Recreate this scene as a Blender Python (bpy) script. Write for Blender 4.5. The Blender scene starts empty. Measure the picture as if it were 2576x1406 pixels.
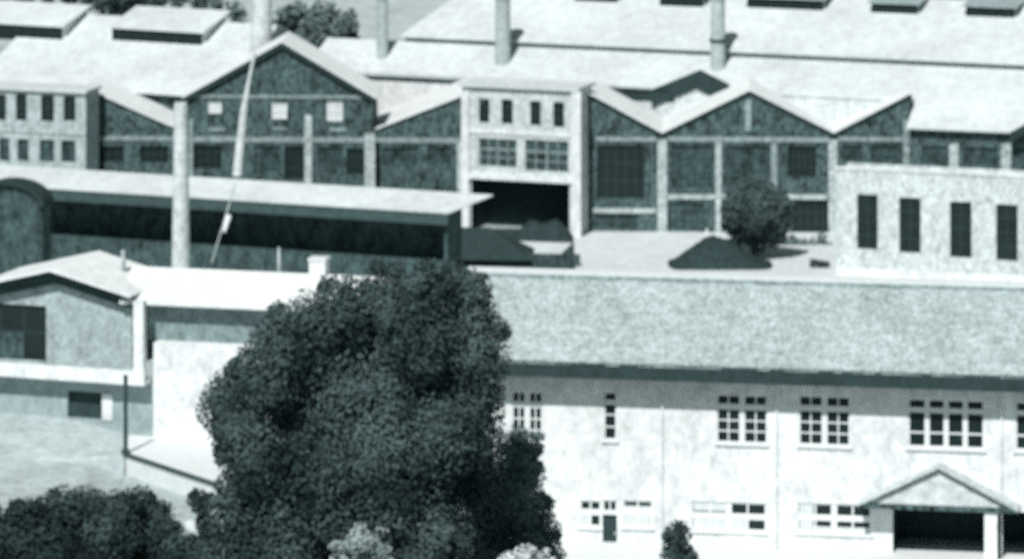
import bpy, math, random
from mathutils import Vector
random.seed(7)
C = bpy.context.scene.collection
FPX, XC, YH, HC = 12000.0, 1288.0, -1350.0, 60.0     # survey of the view: focal length, centre, horizon, eye height
GB = -12.7                                            # level of the works yard

def P(x, y, Z):
    Y = FPX * (HC - Z) / (y - YH)
    return Vector(((x - XC) / FPX * Y, Y, Z))

def Q(x, y, Y):
    return Vector(((x - XC) / FPX * Y, Y, HC - (y - YH) / FPX * Y))

# ------------------------------------------------------------------ materials
def tint(v):
    pts = ((0, .48), (.05, .57), (.13, .67), (.32, .80), (.6, .93), (.85, .985), (2, 1))
    for (a, p), (b, q) in zip(pts, pts[1:]):
        if v <= b:
            r = p + (q - p) * (v - a) / (b - a); break
    return (v * r, v, v * (1.03 - .03 * min(1, v)), 1)

MATS = {}
def mat(name, v, var=0.15, scale=2.0, stretch=1.0, rough=0.9, fine=0.0, bump=0.0, brick=None, big=0.0, spec=0.2):
    m = bpy.data.materials.new(name); m.use_nodes = True
    nt = m.node_tree; N = nt.nodes; L = nt.links
    bs = N['Principled BSDF']; bs.inputs['Roughness'].default_value = rough
    bs.inputs['Specular IOR Level'].default_value = spec
    g = N.new('ShaderNodeNewGeometry'); mp = N.new('ShaderNodeMapping')
    L.new(g.outputs['Position'], mp.inputs['Vector'])
    mp.inputs['Scale'].default_value = (1, 1, 1.0 / stretch)
    mp.inputs['Rotation'].default_value = (0, 0, 0.3)
    def noise(sc, det):
        n = N.new('ShaderNodeTexNoise'); n.inputs['Scale'].default_value = sc
        n.inputs['Detail'].default_value = det; n.inputs['Roughness'].default_value = 0.65
        L.new(mp.outputs[0], n.inputs['Vector']); return n.outputs['Fac']
    def mth(op, a, b):
        n = N.new('ShaderNodeMath'); n.operation = op
        for i, q in enumerate((a, b)):
            if isinstance(q, (int, float)): n.inputs[i].default_value = q
            else: L.new(q, n.inputs[i])
        return n.outputs[0]
    a = mth('SUBTRACT', noise(scale, 5), 0.5)
    t = mth('MULTIPLY', a, 2.0 * var / 0.35)
    if fine:
        t = mth('ADD', t, mth('MULTIPLY', mth('SUBTRACT', noise(scale * 2.7, 3), 0.5), 2 * fine / 0.35))
    if big:
        t = mth('ADD', t, mth('MULTIPLY', mth('SUBTRACT', noise(scale * 0.13, 3), 0.5), 2 * big / 0.35))
    f = mth('MAXIMUM', mth('ADD', t, 1.0), 0.12)
    mx = N.new('ShaderNodeMix'); mx.data_type = 'RGBA'; mx.blend_type = 'MULTIPLY'
    mx.inputs['Factor'].default_value = 1.0
    mx.inputs[6].default_value = tint(v)
    L.new(f, mx.inputs[7])
    out = mx.outputs[2]
    L.new(out, bs.inputs['Base Color'])
    if bump:
        bp = N.new('ShaderNodeBump'); bp.inputs['Strength'].default_value = bump
        bp.inputs['Distance'].default_value = 0.15
        L.new(a, bp.inputs['Height']); L.new(bp.outputs[0], bs.inputs['Normal'])
    MATS[name] = m
    return m

def leafmat(name, v, spread=0.8, clump=0.5):
    m = bpy.data.materials.new(name); m.use_nodes = True
    nt = m.node_tree; N = nt.nodes; L = nt.links
    bs = N['Principled BSDF']; bs.inputs['Roughness'].default_value = 0.75
    bs.inputs['Specular IOR Level'].default_value = 0.15
    g = N.new('ShaderNodeNewGeometry'); n = N.new('ShaderNodeTexNoise')
    n.inputs['Scale'].default_value = clump; n.inputs['Detail'].default_value = 3
    L.new(g.outputs['Position'], n.inputs['Vector'])
    ad = N.new('ShaderNodeMath'); ad.operation = 'MULTIPLY_ADD'
    L.new(g.outputs['Random Per Island'], ad.inputs[0]); ad.inputs[1].default_value = 0.22
    L.new(n.outputs['Fac'], ad.inputs[2])
    cr = N.new('ShaderNodeValToRGB')
    cr.color_ramp.elements[0].position = 0.42; cr.color_ramp.elements[0].color = tint(v * (1 - spread * 0.7))
    cr.color_ramp.elements[1].position = 0.85; cr.color_ramp.elements[1].color = tint(v * (1 + spread * 1.3))
    L.new(ad.outputs[0], cr.inputs[0]); L.new(cr.outputs[0], bs.inputs['Base Color'])
    MATS[name] = m
    return m

WHITE_ROOF = mat('white_sheet_roofing', 0.62, 0.10, 1.0, 1.0, 0.8, fine=0.08, big=0.10)
BRIGHT_ROOF = mat('sun_brightened_roofing', 0.78, 0.09, 1.0, 1.0, 0.8, fine=0.08, big=0.06)  # white roofing with extra sun put into its colour for duller slopes
WHITE_WALL = mat('white_render', 0.76, 0.14, 1.1, 1.4, fine=0.14, big=0.10)
OLD_WHITE = mat('weathered_whitewash', 0.58, 0.16, 1.4, 1.5, fine=0.3, big=0.06)
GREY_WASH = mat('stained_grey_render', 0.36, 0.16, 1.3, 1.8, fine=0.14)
BRICK = mat('dark_brick', 0.10, 0.5, 1.3, 1.8, fine=0.8, big=0.1)
BRICK_DARK = mat('sooty_brick', 0.07, 0.26, 1.1, 2.2, fine=0.2)
STONE_BAND = mat('grey_stone_band', 0.32, 0.3, 1.4, 0.7, fine=0.4)
PILASTER = mat('limewashed_brick', 0.48, 0.3, 1.2, 0.8, fine=0.35)
SLATE = mat('dark_slate', 0.045, 0.2, 1.2, 1.0, fine=0.12)
TILES = mat('pale_roof_tiles', 0.46, 0.24, 2.0, 1.2, fine=0.3, bump=0.4, big=0.1)
SOFFIT = mat('dark_timber_and_shade', 0.055, 0.2, 1.5, 1.5, fine=0.1)
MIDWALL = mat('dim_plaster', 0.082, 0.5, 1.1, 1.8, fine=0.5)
GLASS = mat('dark_glass', 0.022, 0.25, 0.9, 1.0, rough=0.35, spec=0.3)
DUSTY = mat('dusty_glass', 0.07, 0.6, 1.0, 1.2, rough=0.5, fine=0.6)
FRAME = mat('white_paint', 0.78, 0.04, 2.0)
CURTAIN = mat('pale_curtain', 0.66, 0.1, 2.0, 3.0)
GCHIM = mat('grey_chimney_brick', 0.46, 0.16, 1.2, 0.8, fine=0.14)
WCHIM = mat('white_chimney_render', 0.60, 0.22, 1.3, 1.0, fine=0.22)
GROUND = mat('pale_earth', 0.47, 0.16, 0.6, 1.0, fine=0.16, big=0.1)
YARD = mat('white_gravel', 0.66, 0.08, 0.5, 1.0, fine=0.08)
HILL = mat('dry_hillside', 0.5, 0.12, 0.25, 1.0, fine=0.1)
BARK = mat('bark', 0.06, 0.2, 3.0, 3.0)
IRON = mat('dark_iron', 0.07, 0.1, 3.0)
CONC = mat('pale_concrete', 0.72, 0.06, 1.5, fine=0.04)
STONE = mat('pale_stone', 0.62, 0.12, 2.0, fine=0.1, bump=0.3)
LEAF = leafmat('dense_dark_leaves', 0.076, 0.75, 0.34)
LEAF_B = leafmat('shrub_leaves', 0.055, 0.7, 0.8)
LEAF_M = leafmat('mid_leaves', 0.09, 0.7, 0.5)
LEAF_FAR = leafmat('hazy_far_leaves', 0.17, 0.5, 0.4)
BLOSSOM = leafmat('pale_blossom', 0.34, 0.3, 0.9)

# ------------------------------------------------------------------ mesh helpers
ORI = {}
class MB:
    def __init__(s): s.v = []; s.f = []
    def poly(s, pts):
        b = len(s.v); s.v += [Vector(p) for p in pts]; s.f.append(tuple(range(b, b + len(pts))))
    def hexa(s, p):                     # 8 points: bottom ring then top ring
        b = len(s.v); s.v += [Vector(q) for q in p]
        for f in ((0,3,2,1),(4,5,6,7),(0,1,5,4),(1,2,6,5),(2,3,7,6),(3,0,4,7)):
            s.f.append(tuple(b + i for i in f))
    def slab(s, pts, t):                # sheet of thickness t below pts
        n = len(pts); b = len(s.v)
        s.v += [Vector(p) for p in pts] + [Vector(p) - Vector((0, 0, t)) for p in pts]
        s.f.append(tuple(b + i for i in range(n)))
        s.f.append(tuple(b + n + i for i in reversed(range(n))))
        for i in range(n):
            j = (i + 1) % n
            s.f.append((b + i, b + n + i, b + n + j, b + j))
    def tube(s, a, b_, r0, r1, n=14, cap=True):
        a = Vector(a); b_ = Vector(b_); d = (b_ - a).normalized()
        x = d.orthogonal().normalized(); y = d.cross(x); k = len(s.v)
        for c, r in ((a, r0), (b_, r1)):
            for i in range(n):
                t = 2 * math.pi * i / n
                s.v.append(c + x * (r * math.cos(t)) + y * (r * math.sin(t)))
        for i in range(n):
            j = (i + 1) % n
            s.f.append((k + i, k + j, k + n + j, k + n + i))
        if cap:
            s.f.append(tuple(k + n + i for i in range(n))); s.f.append(tuple(k + i for i in reversed(range(n))))
    def build(s, name, m, parent=None, loc=None, smooth=False):
        o0 = ORI.get(parent.name, Vector((0, 0, 0))) if parent else Vector(loc or (0, 0, 0))
        me = bpy.data.meshes.new(name)
        me.from_pydata([tuple(p - o0) for p in s.v], [], s.f)
        me.materials.append(m); me.update()
        if smooth:
            for p in me.polygons: p.use_smooth = True
        o = bpy.data.objects.new(name, me); C.objects.link(o)
        if parent: o.parent = parent
        else: o.location = o0
        ORI[o.name] = o0
        return o

def thing(name, label, cat, loc, group=None):
    o = bpy.data.objects.new(name, None); C.objects.link(o)
    o.location = loc; o['label'] = label; o['category'] = cat
    o.empty_display_size = 0.5
    if group: o['group'] = group
    ORI[o.name] = Vector(loc)
    return o

def tag(o, label, cat, group=None):
    o['label'] = label; o['category'] = cat
    if group: o['group'] = group
    return o

def struct(o): o['kind'] = 'structure'; return o

class Fr:                                # a vertical wall plane from A to B (left to right as seen)
    def __init__(s, A, B):
        s.A = Vector((A[0], A[1])); B = Vector((B[0], B[1]))
        s.u = (B - s.A).normalized(); s.len = (B - s.A).length
        s.n = Vector((s.u.y, -s.u.x))
    def pt(s, u, z, o=0.0):
        p = s.A + s.u * u + s.n * o
        return Vector((p.x, p.y, z))
    def pix(s, x, y, o=0.0):
        d = Vector(((x - XC) / FPX, 1.0)); a = s.A + s.n * o
        t = a.dot(s.n) / d.dot(s.n)
        p = d * t
        return (p - a).dot(s.u), HC - (y - YH) / FPX * t
    def rect(s, x0, y0, x1, y1, o=0.0):
        u0 = s.pix(x0, (y0 + y1) / 2, o)[0]; u1 = s.pix(x1, (y0 + y1) / 2, o)[0]
        xm = (x0 + x1) / 2
        return u0, u1, s.pix(xm, y1, o)[1], s.pix(xm, y0, o)[1]
    def box(s, mb, u0, u1, z0, z1, o0, o1):
        mb.hexa([s.pt(u0, z0, o1), s.pt(u1, z0, o1), s.pt(u1, z0, o0), s.pt(u0, z0, o0),
                 s.pt(u0, z1, o1), s.pt(u1, z1, o1), s.pt(u1, z1, o0), s.pt(u0, z1, o0)])

def foot(F, x, y, zroof):
    lo, hi = -30.0, 0.0
    for _ in range(40):
        m = (lo + hi) / 2
        if F.pix(x, y, m)[1] > zroof(m): hi = m
        else: lo = m
    return (lo + hi) / 2

def wall_holes(mb, F, u0, u1, z0, z1, holes, o=0.0, dep=0.3):
    us = sorted({u0, u1} | {min(max(h[i], u0), u1) for h in holes for i in (0, 1)})
    zs = sorted({z0, z1} | {min(max(h[i], z0), z1) for h in holes for i in (2, 3)})
    for a, b in zip(us, us[1:]):
        for c, d in zip(zs, zs[1:]):
            if b - a < 1e-5 or d - c < 1e-5: continue
            m, n = (a + b) / 2, (c + d) / 2
            if any(h[0] < m < h[1] and h[2] < n < h[3] for h in holes): continue
            mb.poly([F.pt(a, c, o), F.pt(b, c, o), F.pt(b, d, o), F.pt(a, d, o)])
    for a, b, c, d in holes:
        k = o - dep
        mb.poly([F.pt(a, c, o), F.pt(a, d, o), F.pt(a, d, k), F.pt(a, c, k)])
        mb.poly([F.pt(b, c, k), F.pt(b, d, k), F.pt(b, d, o), F.pt(b, c, o)])
        mb.poly([F.pt(a, d, o), F.pt(b, d, o), F.pt(b, d, k), F.pt(a, d, k)])
        mb.poly([F.pt(a, c, k), F.pt(b, c, k), F.pt(b, c, o), F.pt(a, c, o)])

def shell(mb, F, u0, u1, z0, z1, o, back):
    """left, right and rear walls behind a front plane"""
    mb.poly([F.pt(u0, z0, back), F.pt(u0, z0, o), F.pt(u0, z1, o), F.pt(u0, z1, back)])
    mb.poly([F.pt(u1, z0, o), F.pt(u1, z0, back), F.pt(u1, z1, back), F.pt(u1, z1, o)])
    mb.poly([F.pt(u1, z0, back), F.pt(u0, z0, back), F.pt(u0, z1, back), F.pt(u1, z1, back)])

def window(par, F, h, o=0.0, rec=0.22, cols=(0.5,), rows=(), fm=FRAME, gm=GLASS, bar=0.09, thick=(), tk=2.0, arch=False, name='window', wallm=None):
    a, b, c, d = h; k = o - rec
    mb = MB(); e = bar
    F.box(mb, a + .003, a + e, c + .003, d - .003, k, k + .09); F.box(mb, b - e, b - .003, c + .003, d - .003, k, k + .09)
    F.box(mb, a + e, b - e, c + .003, c + e, k, k + .088); F.box(mb, a + e, b - e, d - e, d - .003, k, k + .088)
    for q in cols:
        w = (bar * tk if q in thick else bar) / 2
        x = a + (b - a) * q; F.box(mb, x - w, x + w, c + e, d - e, k, k + .08)
    for q in rows:
        w = (bar * tk if q in thick else bar) / 2
        y = c + (d - c) * q; F.box(mb, a + e, b - e, y - w, y + w, k, k + .074)
    if arch:
        r = (b - a) / 2; zc = d - r; m = (a + b) / 2
        for sgn in (-1, 1):
            pts = [F.pt(m + sgn * r, zc, o - .02), F.pt(m + sgn * r, d, o - .02), F.pt(m, d, o - .02)]
            for i in range(0, 7):
                t = math.pi / 2 * (1 - i / 6)
                if i == 0: continue
                pts.append(F.pt(m + sgn * r * math.cos(t), zc + r * math.sin(t), o - .02))
            mb.poly(pts if sgn > 0 else pts[::-1])
    w = mb.build(name, fm, par)
    g = MB(); F.box(g, a + .01, b - .01, c + .01, d - .01, k - .03, k + .03)
    g.build('pane', gm, w)
    return w

# ------------------------------------------------------------------ ground
mb = MB()
prof = [(60, 0), (180, 0), (262, 0), (301, 0), (318, -6), (336, GB), (420, GB), (480, GB), (560, GB), (640, GB), (900, -6), (1500, 10), (4000, 60)]
xs = [-2500, -400, -120, -60, -30, 0, 30, 60, 120, 400, 2500]
for (y0, z0), (y1, z1) in zip(prof, prof[1:]):
    for x0, x1 in zip(xs, xs[1:]):
        mb.poly([(x0, y0, z0), (x1, y0, z0), (x1, y1, z1), (x0, y1, z1)])
struct(mb.build('ground', GROUND))
BOUNCE_DARK = mat('bounce_blocker_dark', 0.06, 0.2, 1.0, fine=0.2)
mb = MB(); mb.poly([(-14, 190, .02), (40, 190, .02), (40, 259.5, .02), (-14, 259.5, .02)])
struct(mb.build('bounce_blocker', BOUNCE_DARK))  # unseen dark ground sheet added to cut bounce onto the front building
mb = MB(); mb.poly([(-3, 254, .03), (50, 250, .03), (50, 263, .03), (-3, 266, .03)]); struct(mb.build('pavement', CONC))
mb = MB(); mb.poly([p + Vector((0, 0, .012)) for p in (P(600, 715, GB), P(1475, 715, GB), P(1475, 575, GB), P(600, 575, GB))])
struct(mb.build('shaded_cinder_yard', mat('shaded_cinders', .06, .2, 1, fine=.15)))  # cinders coloured darker so the sheet also holds this area's shade
mb = MB(); mb.poly([p + Vector((0, 0, .03)) for p in (P(1330, 641, GB), P(1410, 640, GB), P(1440, 612, GB), P(1245, 606, GB))])
struct(mb.build('gravel_path', YARD))
mb = MB()
a, b, c, d = P(1450, 700, GB), P(2700, 720, GB), P(2700, 560, GB), P(1440, 560, GB)
mb.poly([p + Vector((0, 0, .02)) for p in (a, b, c, d)])
struct(mb.build('yard', YARD))
mb = MB()
a, b, c, d = P(-900, 118, GB), P(2300, 118, GB), P(2900, -160, GB), P(-900, -160, GB)
mb.poly([p + Vector((0, 0, .03)) for p in (a, b, c, d)])
struct(mb.build('dry_field', HILL))

# ------------------------------------------------------------------ left rear hall with two roof monitors
FB = Fr(P(-60, 206, -.8), P(560, 246, -.8))
hall = thing('monitor_roof_hall', 'long white roofed hall with two raised dark glazed monitors, left of the tall gable', 'factory hall', FB.pt(15, GB, -6))
mb = MB(); U = FB.len
RUN, TAN = 12.0, .47
zr = -.8 + RUN * TAN
mb.slab([FB.pt(0, -.8), FB.pt(U, -.8), FB.pt(U, zr, -RUN), FB.pt(0, zr, -RUN)], .14)
mb.slab([FB.pt(0, zr, -RUN - .003), FB.pt(U, zr, -RUN - .003), FB.pt(U, -.8, -2 * RUN), FB.pt(0, -.8, -2 * RUN)], .14)
roof = mb.build('roof', WHITE_ROOF, hall)
mb = MB()
wall_holes(mb, FB, .3, U - .3, GB, -.6, [], -.9); shell(mb, FB, .3, U - .3, GB, -.6, -.9, -2 * RUN + .6)
mb.build('wall', MIDWALL, hall)
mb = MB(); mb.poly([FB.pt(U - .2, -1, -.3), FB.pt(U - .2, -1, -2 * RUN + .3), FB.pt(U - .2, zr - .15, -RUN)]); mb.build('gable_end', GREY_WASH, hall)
for (x0, yt0, yb0, x1, yt1, yb1) in ((-70, 56, 90, 156, 67, 98), (282, 69, 103, 508, 84, 113)):
    od = foot(FB, (x0 + x1) / 2, (yb0 + yb1) / 2, lambda o: -.8 - o * TAN)
    ua, zt = FB.pix((x0 + x1) / 2, (yt0 + yt1) / 2, od); zb = -.8 - od * TAN
    zt += .1
    u0 = FB.pix(x0, 90, od)[0]; u1 = FB.pix(x1, 90, od)[0]
    mb = MB()
    mb.slab([FB.pt(u0 - .25, zt, od + .25), FB.pt(u1 + .35, zt, od + .25), FB.pt(u1 + .5, zt + 1.55, od - 5), FB.pt(u0 - .1, zt + 1.55, od - 5)], .16)
    for uu in (u0, u1):
        mb.poly([FB.pt(uu, zb - .5, od), FB.pt(uu, zt - .1, od), FB.pt(uu, zt + 1.35, od - 4.9), FB.pt(uu, zb - .5, od - 4.9)])
    mb.poly([FB.pt(u0, zb - .5, od - 4.9), FB.pt(u1, zb - .5, od - 4.9), FB.pt(u1, zt + 1.3, od - 4.9), FB.pt(u0, zt + 1.3, od - 4.9)])
    dm = mb.build('dormer', WHITE_ROOF, hall)
    g = MB(); FB.box(g, u0, u1, zb - .3, zt - .1, od - .1, od)
    n = 9
    for i in range(1, n):
        uu = u0 + (u1 - u0) * i / n
        FB.box(g, uu - .04, uu + .04, zb, zt - .2, od + .002, od + .05)
    g.build('glazing', GLASS, dm)

# ------------------------------------------------------------------ tall dark gable hall
FG = Fr(P(150, 573, GB), P(2320, 588, GB))
lg = thing('gable_works', 'dark brick works hall with one tall gable and three small white windows', 'factory hall', FG.pt(22, GB, -6))
ux = lambda x, y=330, o=0.0: FG.pix(x, y, o)[0]
zy = lambda x, y, o=0.0: FG.pix(x, y, o)[1]
OG = 1.0
uL, uR, uA = ux(472, 240, OG), ux(936, 240, OG), ux(710, 105, OG)
ze, za = zy(700, 239, OG), zy(710, 106, OG)
def rects(F, lst, o=0.0): return [F.rect(*r, o) for r in lst]
wl = [(524, 258, 557, 286), (684, 260, 722, 300), (822, 257, 862, 305)]
dl = [(488, 366, 558, 425), (640, 368, 704, 432), (716, 368, 764, 452), (800, 370, 862, 424), (872, 374, 916, 440)]
hw, hd = rects(FG, wl, OG), rects(FG, dl, OG)
mb = MB()
wall_holes(mb, FG, uL, uR, GB, ze, hw + hd, OG)
mb.poly([FG.pt(uL, ze, OG), FG.pt(uR, ze, OG), FG.pt(uA, za, OG)])
shell(mb, FG, uL, uR, GB, ze, OG, -6.3)
mb.build('gable_wall', BRICK, lg)
for h in hw: window(lg, FG, h, OG, .12, (0.5,), (0.5,), FRAME, CURTAIN, .12)
for i, h in enumerate(hd): window(lg, FG, h, OG, .25, (.25, .5, .75), (.33, .66), IRON, DUSTY if i % 2 else GLASS, .05)
mb = MB()
for (a, b), (c, d) in (((uL - .5, ze - .22), (uA, za + .1)), ((uR + .5, ze - .22), (uA, za + .1))):
    pts = [FG.pt(a, b, OG + .4), FG.pt(c, d, OG + .4), FG.pt(c, d, -6.5), FG.pt(a, b, -6.5)]
    mb.slab(pts if a < c else pts[::-1], .12)
mb.build('gable_roof', BRIGHT_ROOF, lg)
mb = MB()                                             # dark verge boards
for a, b, c, d in ((uL - .5, ze - .36, uA, za - .03), (uA, za - .03, uR + .5, ze - .36)):
    t = .55
    mb.hexa([FG.pt(a, b - t, OG + .38), FG.pt(c, d - t, OG + .38), FG.pt(c, d - t, OG + .02), FG.pt(a, b - t, OG + .02),
             FG.pt(a, b, OG + .38), FG.pt(c, d, OG + .38), FG.pt(c, d, OG + .02), FG.pt(a, b, OG + .02)])
mb.build('verge_board', SLATE, lg)
# the two lower bays beside the tall gable
zv = zy(940, 330)
h1 = rects(FG, [(236, 368, 312, 408), (352, 368, 424, 410)])
h2 = rects(FG, [(965, 372, 1050, 418), (1075, 370, 1135, 412)])
mb = MB()
u0, u1, uv = ux(150), ux(474), ux(432)
zt0 = zy(214, 222)
wall_holes(mb, FG, u0, u1, GB, zv, h1)
ua = ux(214)
mb.poly([FG.pt(u0, zv), FG.pt(u1, zv), FG.pt(uv, zv + .35), FG.pt(ua, zt0), FG.pt(u0, zt0 - 2.4)])
shell(mb, FG, u0, u1, GB, zv, 0, -8)
mb.build('bay_wall', BRICK, lg); mb = MB()
r0, r1 = ux(936), ux(1180)
ur, zt1 = ux(1168), zy(1168, 240)
wall_holes(mb, FG, r0, r1, GB, zv, h2)
mb.poly([FG.pt(r0, zv), FG.pt(r1, zv), FG.pt(r1, zt1 + .1), FG.pt(ur, zt1)])
shell(mb, FG, r0, r1, GB, zv, 0, -12)
mb.build('bay_wall', BRICK, lg)
for h in h1: window(lg, FG, h, 0, .25, (.25, .5, .75), (.5,), IRON, GLASS, .05)
for h in h2: window(lg, FG, h, 0, .25, (.25, .5, .75), (.5,), IRON, DUSTY, .05)
mb = MB()
mb.slab([FG.pt(ua, zt0 + .12, .3), FG.pt(ua, zt0 + .12, -8.5), FG.pt(uv, zv + .47, -8.5), FG.pt(uv, zv + .47, .3)][::-1], .14)
mb.slab([FG.pt(ua - .003, zt0 + .12, .3), FG.pt(ua - .003, zt0 + .12, -8.5), FG.pt(u0, zt0 - 2.3, -8.5), FG.pt(u0, zt0 - 2.3, .3)], .14)
mb.slab([FG.pt(uv, zv + .47, .3), FG.pt(uL + .1, zv + .5, .3), FG.pt(uL + .1, zv + .5, -8.5), FG.pt(uv, zv + .47, -8.5)], .14)
mb.build('bay_roof', BRIGHT_ROOF, lg); mb = MB()
mb.slab([FG.pt(r0 - .1, zv + .1, .25), FG.pt(ur, zt1 + .12, .25), FG.pt(ur, zt1 + .12, -13), FG.pt(r0 - .1, zv + .1, -13)], .14)
mb.slab([FG.pt(ur + .003, zt1 + .12, .25), FG.pt(r1 + 8.5, zv + .2, .25), FG.pt(r1 + 8.5, zv + .2, -13), FG.pt(ur + .003, zt1 + .12, -13)], .14)
mb.build('bay_roof', BRIGHT_ROOF, lg)
mb = MB()
for x0, x1, y0, y1, o in ((232, 470, 343, 354, 0), (474, 930, 345, 358, OG), (942, 1160, 347, 360, 0), (480, 930, 240, 248, OG)):
    a, b, c, d = FG.rect(x0, y0, x1, y1, o); FG.box(mb, a, b, c, d, o, o + .12)
for x0, y0, x1, y1 in ((524, 322, 568, 330), (686, 320, 720, 327), (830, 322, 872, 331)):
    a, b, c, d = FG.rect(x0, y0, x1, y1, OG); FG.box(mb, a, b, c, d, OG, OG + .14)
mb.build('string_course', STONE_BAND, lg)
for x0, y0, x1, y1, o in ((767, 290, 785, 470, OG), (918, 335, 944, 480, OG), (476, 300, 486, 470, OG), (1150, 360, 1176, 500, 0), (222, 240, 232, 470, 0)):
    a, b, c, d = FG.rect(x0, y0, x1, y1, o); mb = MB(); FG.box(mb, a, b, c, d, o - .05, o + .25); mb.build('pilaster', PILASTER if x0 > 500 else STONE_BAND, lg)

# ------------------------------------------------------------------ arched annex, upper left edge
FA = Fr(P(-80, 219, .7), P(216, 233, .7))
an = thing('arched_annex', 'pale two storey annex with two rows of arched windows, left of the dark hall', 'annex', FA.pt(4, GB, -3))
up = [(-36, 236, -14, 300), (-14 + 4, 238, 15, 303), (40, 237, 67, 304), (103, 241, 136, 306), (160, 243, 190, 305)]
lo = [(-40, 345, -10, 402), (-2, 348, 24, 405), (44, 350, 72, 405), (100, 352, 136, 407), (154, 354, 190, 408)]
up[0] = (-62, 234, -36, 300); lo[0] = (-64, 345, -36, 402)
hs = rects(FA, up + lo)
mb = MB(); zt = FA.pix(100, 224)[1]
wall_holes(mb, FA, 0, FA.len, GB, .6, hs); shell(mb, FA, 0, FA.len, GB, .6, 0, -3)
mb.build('wall', mat('annex_limewash', .45, .24, 1.3, 1.4, fine=.22), an)
for i, h in enumerate(hs):
    window(an, FA, h, 0, .25, (.5,), (.5,) if i < 5 else (.55,), IRON, GLASS if i < 5 else DUSTY, .05, arch=True)
mb = MB()
FA.box(mb, 0, FA.len, *FA.rect(0, 326, 216, 336)[2:], .002, .12)
mb.build('string_course', PILASTER, an)
mb = MB(); mb.slab([FA.pt(-.2, .85, .35), FA.pt(FA.len + .2, .85, .35), FA.pt(FA.len + .2, .95, -3.2), FA.pt(-.2, .95, -3.2)], .24)
mb.build('roof', WHITE_ROOF, an)

# ------------------------------------------------------------------ white stair tower between the gable halls
FW = Fr(P(1163, 216, 1.0), P(1452, 229, 1.0))
tw = thing('white_front_block', 'white two storey block with four tall narrow windows standing between the dark gable halls', 'building', FW.pt(5, GB, -4))
up = [(1205, 249, 1231, 309), (1262, 251, 1290, 312), (1334, 255, 1360, 316), (1392, 258, 1419, 321)]
lo = [(1204, 350, 1300, 420), (1320, 354, 1430, 432)]
und = [(1186, 458, 1432, 612)]
hu, hl, hb = rects(FW, up), rects(FW, lo), rects(FW, und)
mb = MB(); wall_holes(mb, FW, 0, FW.len, GB, 1.0, hu + hl + hb, 0, .3)
shell(mb, FW, 0, FW.len, GB, 1.0, 0, -4.5)
mb.build('wall', OLD_WHITE, tw)
for h in hu: window(tw, FW, h, 0, .25, (.5,), (.3, .65), IRON, GLASS, .05, arch=True)
for h in hl: window(tw, FW, h, 0, .2, (.25, .5, .75), (.32, .62), STONE_BAND, DUSTY, .1, thick=(.5, .62))
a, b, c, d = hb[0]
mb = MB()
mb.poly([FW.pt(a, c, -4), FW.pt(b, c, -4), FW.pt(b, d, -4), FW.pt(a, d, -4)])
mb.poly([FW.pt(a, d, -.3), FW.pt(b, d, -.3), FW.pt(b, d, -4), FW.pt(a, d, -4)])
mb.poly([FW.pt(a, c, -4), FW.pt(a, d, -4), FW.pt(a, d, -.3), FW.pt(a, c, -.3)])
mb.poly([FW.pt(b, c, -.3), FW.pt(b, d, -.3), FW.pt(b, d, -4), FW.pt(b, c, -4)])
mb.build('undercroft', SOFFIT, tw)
mb = MB()
FW.box(mb, 0, FW.len, *FW.rect(1165, 441, 1440, 455)[2:], .002, .3)
FW.box(mb, 0, FW.len, *FW.rect(1165, 330, 1440, 340)[2:], .002, .1)
mb.build('ledge', WHITE_WALL, tw)
for x0, x1 in ((1163, 1182), (1440, 1464)):
    a, b, c, d = FW.rect(x0, 232, x1, 580); mb = MB(); FW.box(mb, a, b, GB, d, .004, .35); mb.build('pilaster', WHITE_WALL, tw)
mb = MB(); mb.slab([FW.pt(-.3, 1.25, .4), FW.pt(FW.len + .3, 1.25, .4), FW.pt(FW.len + .3, 1.28, -4.6), FW.pt(-.3, 1.28, -4.6)], .3)
mb.build('roof', WHITE_ROOF, tw)

# ------------------------------------------------------------------ great stepped white roof at the rear right
FR = Fr(P(765, 174.4, -.3), P(2760, 271.5, -.3))
rh = thing('stepped_roof_hall', 'very long rear hall with white roof in two steps and dark ridge monitors', 'factory hall', FR.pt(40, GB, -10))
U = FR.len; T = .41
mb = MB()
mb.slab([FR.pt(0, -.3), FR.pt(U, -.3), FR.pt(U, 2.15, -6), FR.pt(0, 2.15, -6)], .3)
mb.build('lower_roof', WHITE_ROOF, rh)
uh = FR.pix(1006, 106, -5.5)[0]; zu = 2.75; zrd = zu + 11 * T
urg = FR.pix(1200, 0, -16.5)[0]
mb = MB()
mb.slab([FR.pt(uh, zu, -5.5), FR.pt(U, zu, -5.5), FR.pt(U, zrd, -16.5), FR.pt(urg, zrd, -16.5)], .16)
mb.slab([FR.pt(uh, zu, -5.5), FR.pt(urg, zrd, -16.503), FR.pt(uh, zu, -27.5)], .16)
mb.slab([FR.pt(urg, zrd, -16.503), FR.pt(U, zrd, -16.503), FR.pt(U, zu, -27.5), FR.pt(uh, zu, -27.5)], .16)
mb.build('upper_roof', WHITE_ROOF, rh)
mb = MB(); FR.box(mb, uh + .4, U - .2, 1.6, 2.62, -8, -6.05); mb.build('clerestory', STONE_BAND, rh)
mb = MB()
ud1, ud2 = FR.pix(1448, 230)[0], FR.pix(1680, 230)[0]
for a, b, m in ((.3, ud1, WHITE_WALL), (ud2, U, OLD_WHITE)):
    q = MB(); wall_holes(q, FR, a, b, GB, -.5, [], -.12); q.build('wall', m, rh)
q = MB(); wall_holes(q, FR, ud1, ud2, GB, -.5, [], -.14); q.build('wall', OLD_WHITE, rh)
q = MB(); FR.box(q, ud1 + .1, ud2 + .6, -1.75, -.52, -.138, -.03); q.build('dark_boarding', SLATE, rh)  # darker band along the top of this wall
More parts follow.
